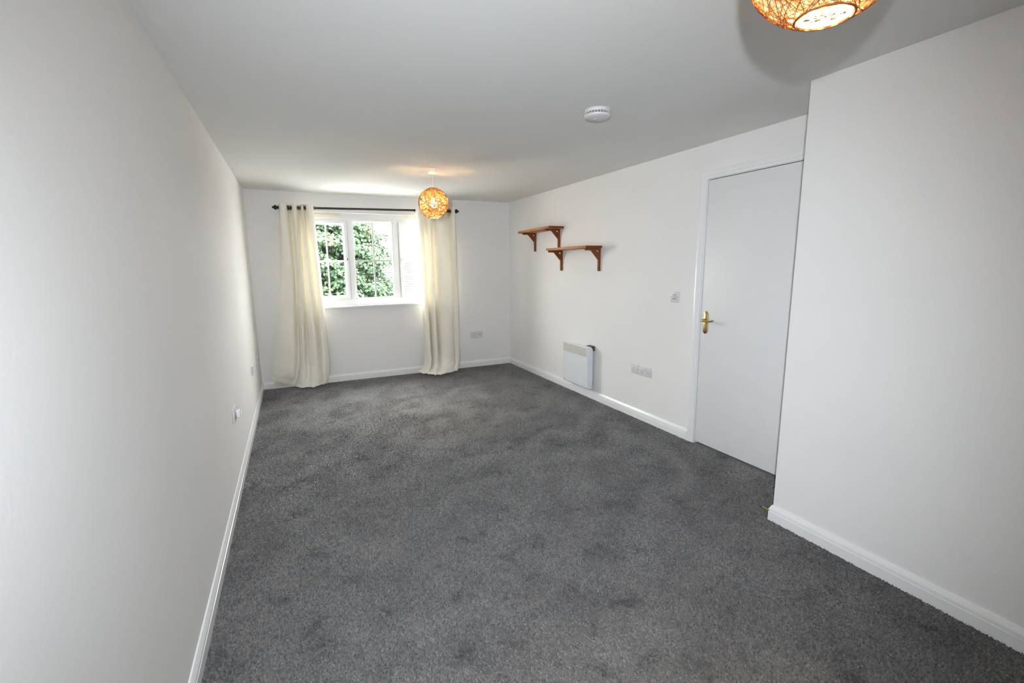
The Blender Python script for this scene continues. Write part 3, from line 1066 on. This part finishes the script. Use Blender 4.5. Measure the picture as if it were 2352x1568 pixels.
curtain('left cream curtain, hanging to the carpet between window and left wall', [LT, LM, LL, LK, LH], [2.112, 1.30, 0.40, 0.15, 0.012], 1.3,
        lambda x: (x - 0.35) * 0.02, [(0.350, 0.9), (0.430, -0.7), (0.460, 0.7), (0.536, -0.6), (0.560, 0.6), (0.597, -0.4), (0.613, 0.5), (0.696, -0.9)])
RT = [(1.877, -.11), (1.90, -.14), (1.93, -.145), (1.965, -.12), (1.99, -.06), (2.02, -.12), (2.05, -.145), (2.075, -.12), (2.10, -.06), (2.14, -.125), (2.20, -.145), (2.26, -.125), (2.32, -.058), (2.35, -.12), (2.375, -.142), (2.397, -.105)]
RM = [(1.895, -.10), (1.915, -.135), (1.945, -.145), (1.98, -.125), (2.0, -.065), (2.02, -.125), (2.05, -.15), (2.08, -.13), (2.105, -.065), (2.13, -.125), (2.20, -.15), (2.285, -.14), (2.325, -.10), (2.35, -.13), (2.39, -.13), (2.42, -.10)]
RL = [(1.925, -.09), (1.94, -.13), (1.965, -.155), (1.995, -.14), (2.01, -.075), (2.03, -.15), (2.055, -.175), (2.085, -.155), (2.105, -.09), (2.14, -.16), (2.22, -.19), (2.29, -.175), (2.325, -.135), (2.355, -.15), (2.39, -.14), (2.41, -.105)]
RK = [(1.905, -.09), (1.925, -.15), (1.955, -.19), (1.985, -.175), (1.998, -.12), (2.015, -.205), (2.04, -.24), (2.07, -.225), (2.09, -.17), (2.12, -.225), (2.20, -.245), (2.28, -.225), (2.315, -.19), (2.34, -.20), (2.37, -.185), (2.385, -.15)]
RH = [(1.825, -.05), (1.85, -.14), (1.88, -.20), (1.91, -.225), (1.925, -.24), (1.95, -.29), (1.975, -.335), (1.995, -.345), (2.02, -.355), (2.05, -.37), (2.11, -.34), (2.19, -.30), (2.24, -.275), (2.28, -.265), (2.31, -.25), (2.335, -.235)]
curtain('right cream curtain, hanging to the carpet behind the far pendant lamp', [RT, RM, RL, RK, RH], [2.125, 1.30, 0.40, 0.13, 0.010], 4.1,
        lambda x: (x - 1.88) * 0.075, [(1.880, 0.9), (1.975, -0.7), (2.010, 0.7), (2.085, -0.6), (2.120, 0.6), (2.285, -0.7), (2.345, 0.6), (2.394, -0.7)])

# ------------------------------------------------------------------ outside the window
tag(MB().box(-60, 60, 0.6, 90, -3.3, -3.0).build('ground', GROUND), 'unseen ground far below the window, made pale to bounce daylight', 'ground', kind='structure')


def tree(label, cx, cyy, base, lobes, nleaf, size):
    root = thing('tree', label, 'tree', (cx, cyy, base))
    t = MB()
    top = max(l[2] for l in lobes)
    t.tube([(cx, cyy, base), (cx + .05, cyy, base + 1.5), (cx - .04, cyy + .05, top - 0.8), (cx, cyy, top + .2)], [0.20, 0.16, 0.10, 0.03], 10)
    for l in lobes:
        t.tube([(cx, cyy, min(l[2] - 0.9, top - .5)), ((cx + l[0]) / 2, (cyy + l[1]) / 2, l[2] - 0.35), (l[0], l[1], l[2] + .2)], [0.07, 0.045, 0.012], 6)
    t.build('trunk', BARK, root, smooth=True)
    P = np.array(lobes, float)
    wts = P[:, 3] ** 2
    wts /= wts.sum()
    star = np.array([(0, -0.5), (0.30, -0.24), (0.42, 0.10), (0.18, 0.22), (0, 0.56), (-0.18, 0.22), (-0.42, 0.10), (-0.30, -0.24)])
    ns = len(star)

    def unit(v):
        return v / np.linalg.norm(v, axis=1, keepdims=True)
    # sprays of leaves spread over the big limbs' outer surface
    nc = 840
    bl = P[rng.choice(len(P), p=wts, size=nc)]
    bd = unit(rng.normal(size=(nc, 3)))
    cc = bl[:, :3] + bd * (bl[:, 3] * (0.70 + 0.35 * rng.random(nc)))[:, None] * np.array([1, 1, 0.9])
    cr_ = rng.uniform(0.20, 0.40, nc)
    ci = rng.choice(nc, p=cr_ ** 2 / (cr_ ** 2).sum(), size=nleaf)
    d = unit(rng.normal(size=(nleaf, 3)))
    d[:, 2] = np.where(d[:, 2] < -0.3, -d[:, 2] * 0.6, d[:, 2])
    d = unit(d)
    c = cc[ci] + d * (cr_[ci] * (0.55 + 0.5 * rng.random(nleaf)))[:, None] * np.array([1.15, 1.0, 0.72])
    nrm = unit(d * 0.8 + bd[ci] * 0.3 + rng.normal(size=(nleaf, 3)) * 0.30 + np.array([0, -0.1, 0.5]))
    a = unit(np.cross(nrm, rng.normal(size=(nleaf, 3))))
    b = np.cross(nrm, a)
    sz = size * rng.uniform(0.65, 1.25, nleaf)
    V = np.empty((nleaf, ns + 1, 3))
    V[:, 0] = c + nrm * (sz * 0.06)[:, None]
    for k, (px, py) in enumerate(star):
        V[:, k + 1] = c + (a * px + b * py) * sz[:, None] - nrm * (sz * 0.4 * px * px)[:, None]
    tri = np.array([(0, 1 + k, 1 + (k + 1) % ns) for k in range(ns)])
    F = (tri[None] + (np.arange(nleaf) * (ns + 1))[:, None, None]).reshape(-1, 3)
    vs = V.reshape(-1, 3) - np.array((cx, cyy, base))
    me = bpy.data.meshes.new('foliage')
    me.vertices.add(len(vs))
    me.vertices.foreach_set('co', vs.ravel())
    me.loops.add(F.size)
    me.loops.foreach_set('vertex_index', F.ravel().astype(np.int32))
    me.polygons.add(len(F))
    me.polygons.foreach_set('loop_start', np.arange(0, F.size, 3, dtype=np.int32))
    me.update(calc_edges=True)
    me.materials.append(LEAF)
    o = bpy.data.objects.new('foliage', me)
    COL.objects.link(o)
    o.parent = root
    o['kind'] = 'stuff'
    return root


lob = [(2.0, 5.9, 1.75, 0.6), (1.6, 5.8, 2.0, 0.6), (1.45, 6.3, 2.25, 0.85), (1.95, 6.2, 1.35, 0.85), (2.05, 6.0, 0.6, 0.85), (2.05, 6.1, -0.3, 0.95), (1.0, 6.0, 1.6, 0.95), (1.1, 5.8, 0.6, 0.95), (1.2, 5.9, -0.4, 1.0), (0.3, 6.4, 2.3, 1.0), (0.9, 6.5, 3.1, 0.9),
       (0.2, 6.0, 0.6, 1.0), (0.2, 6.2, -0.5, 1.1), (-0.6, 6.4, 1.2, 1.0), (1.1, 6.9, 1.2, 1.1), (1.5, 6.9, 0.0, 1.1), (1.2, 6.4, -1.4, 1.1)]
tree('leafy green maple tree close outside the window', 0.9, 6.5, -3.0, lob, 140000, 0.078)

hs = thing('house', 'pale neighbouring house with a grey tiled roof, seen through the right pane', 'house', (9.4, 20.0, -3.0))
HX0, HX1 = 4.5, 14.5
MB().box(HX0 + 0.3, HX1 - 0.3, 17.5, 24.0, -3.0, 0.25).build('house_wall', RENDER, hs)
rf = MB()
nc = 17
for k in range(nc):
    f0, f1 = k / nc, (k + 1) / nc
    y0, y1 = 17.05 + f0 * 3.6, 17.05 + f1 * 3.6 + 0.02
    za, zb = 0.0 + f0 * 2.0 + 0.045, 0.0 + f1 * 2.0 + 0.03
    rf.raw([(HX0, y0, za - 0.012), (HX1, y0, za - 0.012), (HX1, y0, za), (HX0, y0, za), (HX0, y1, zb), (HX1, y1, zb), (HX1, y1, zb - 0.012), (HX0, y1, zb - 0.012)],
           [(0, 1, 2, 3), (3, 2, 5, 4), (4, 5, 6, 7), (7, 6, 1, 0), (0, 3, 4, 7), (1, 6, 5, 2)])
o = rf.build('roof_tiles', GREYROOF, hs)
o['kind'] = 'stuff'
MB().prism([(17.1, -0.03), (20.65, 1.97), (24.4, -0.03)], HX0 + 0.02, HX1 - 0.02, 'x').build('roof', DARK, hs)
wf = MB().box(9.0, 10.2, 17.46, 17.52, -2.0, -0.7).build('house_window', UPVC, hs)
MB().box(9.08, 10.12, 17.45, 17.47, -1.92, -0.78).build('pane', GLASS, wf)
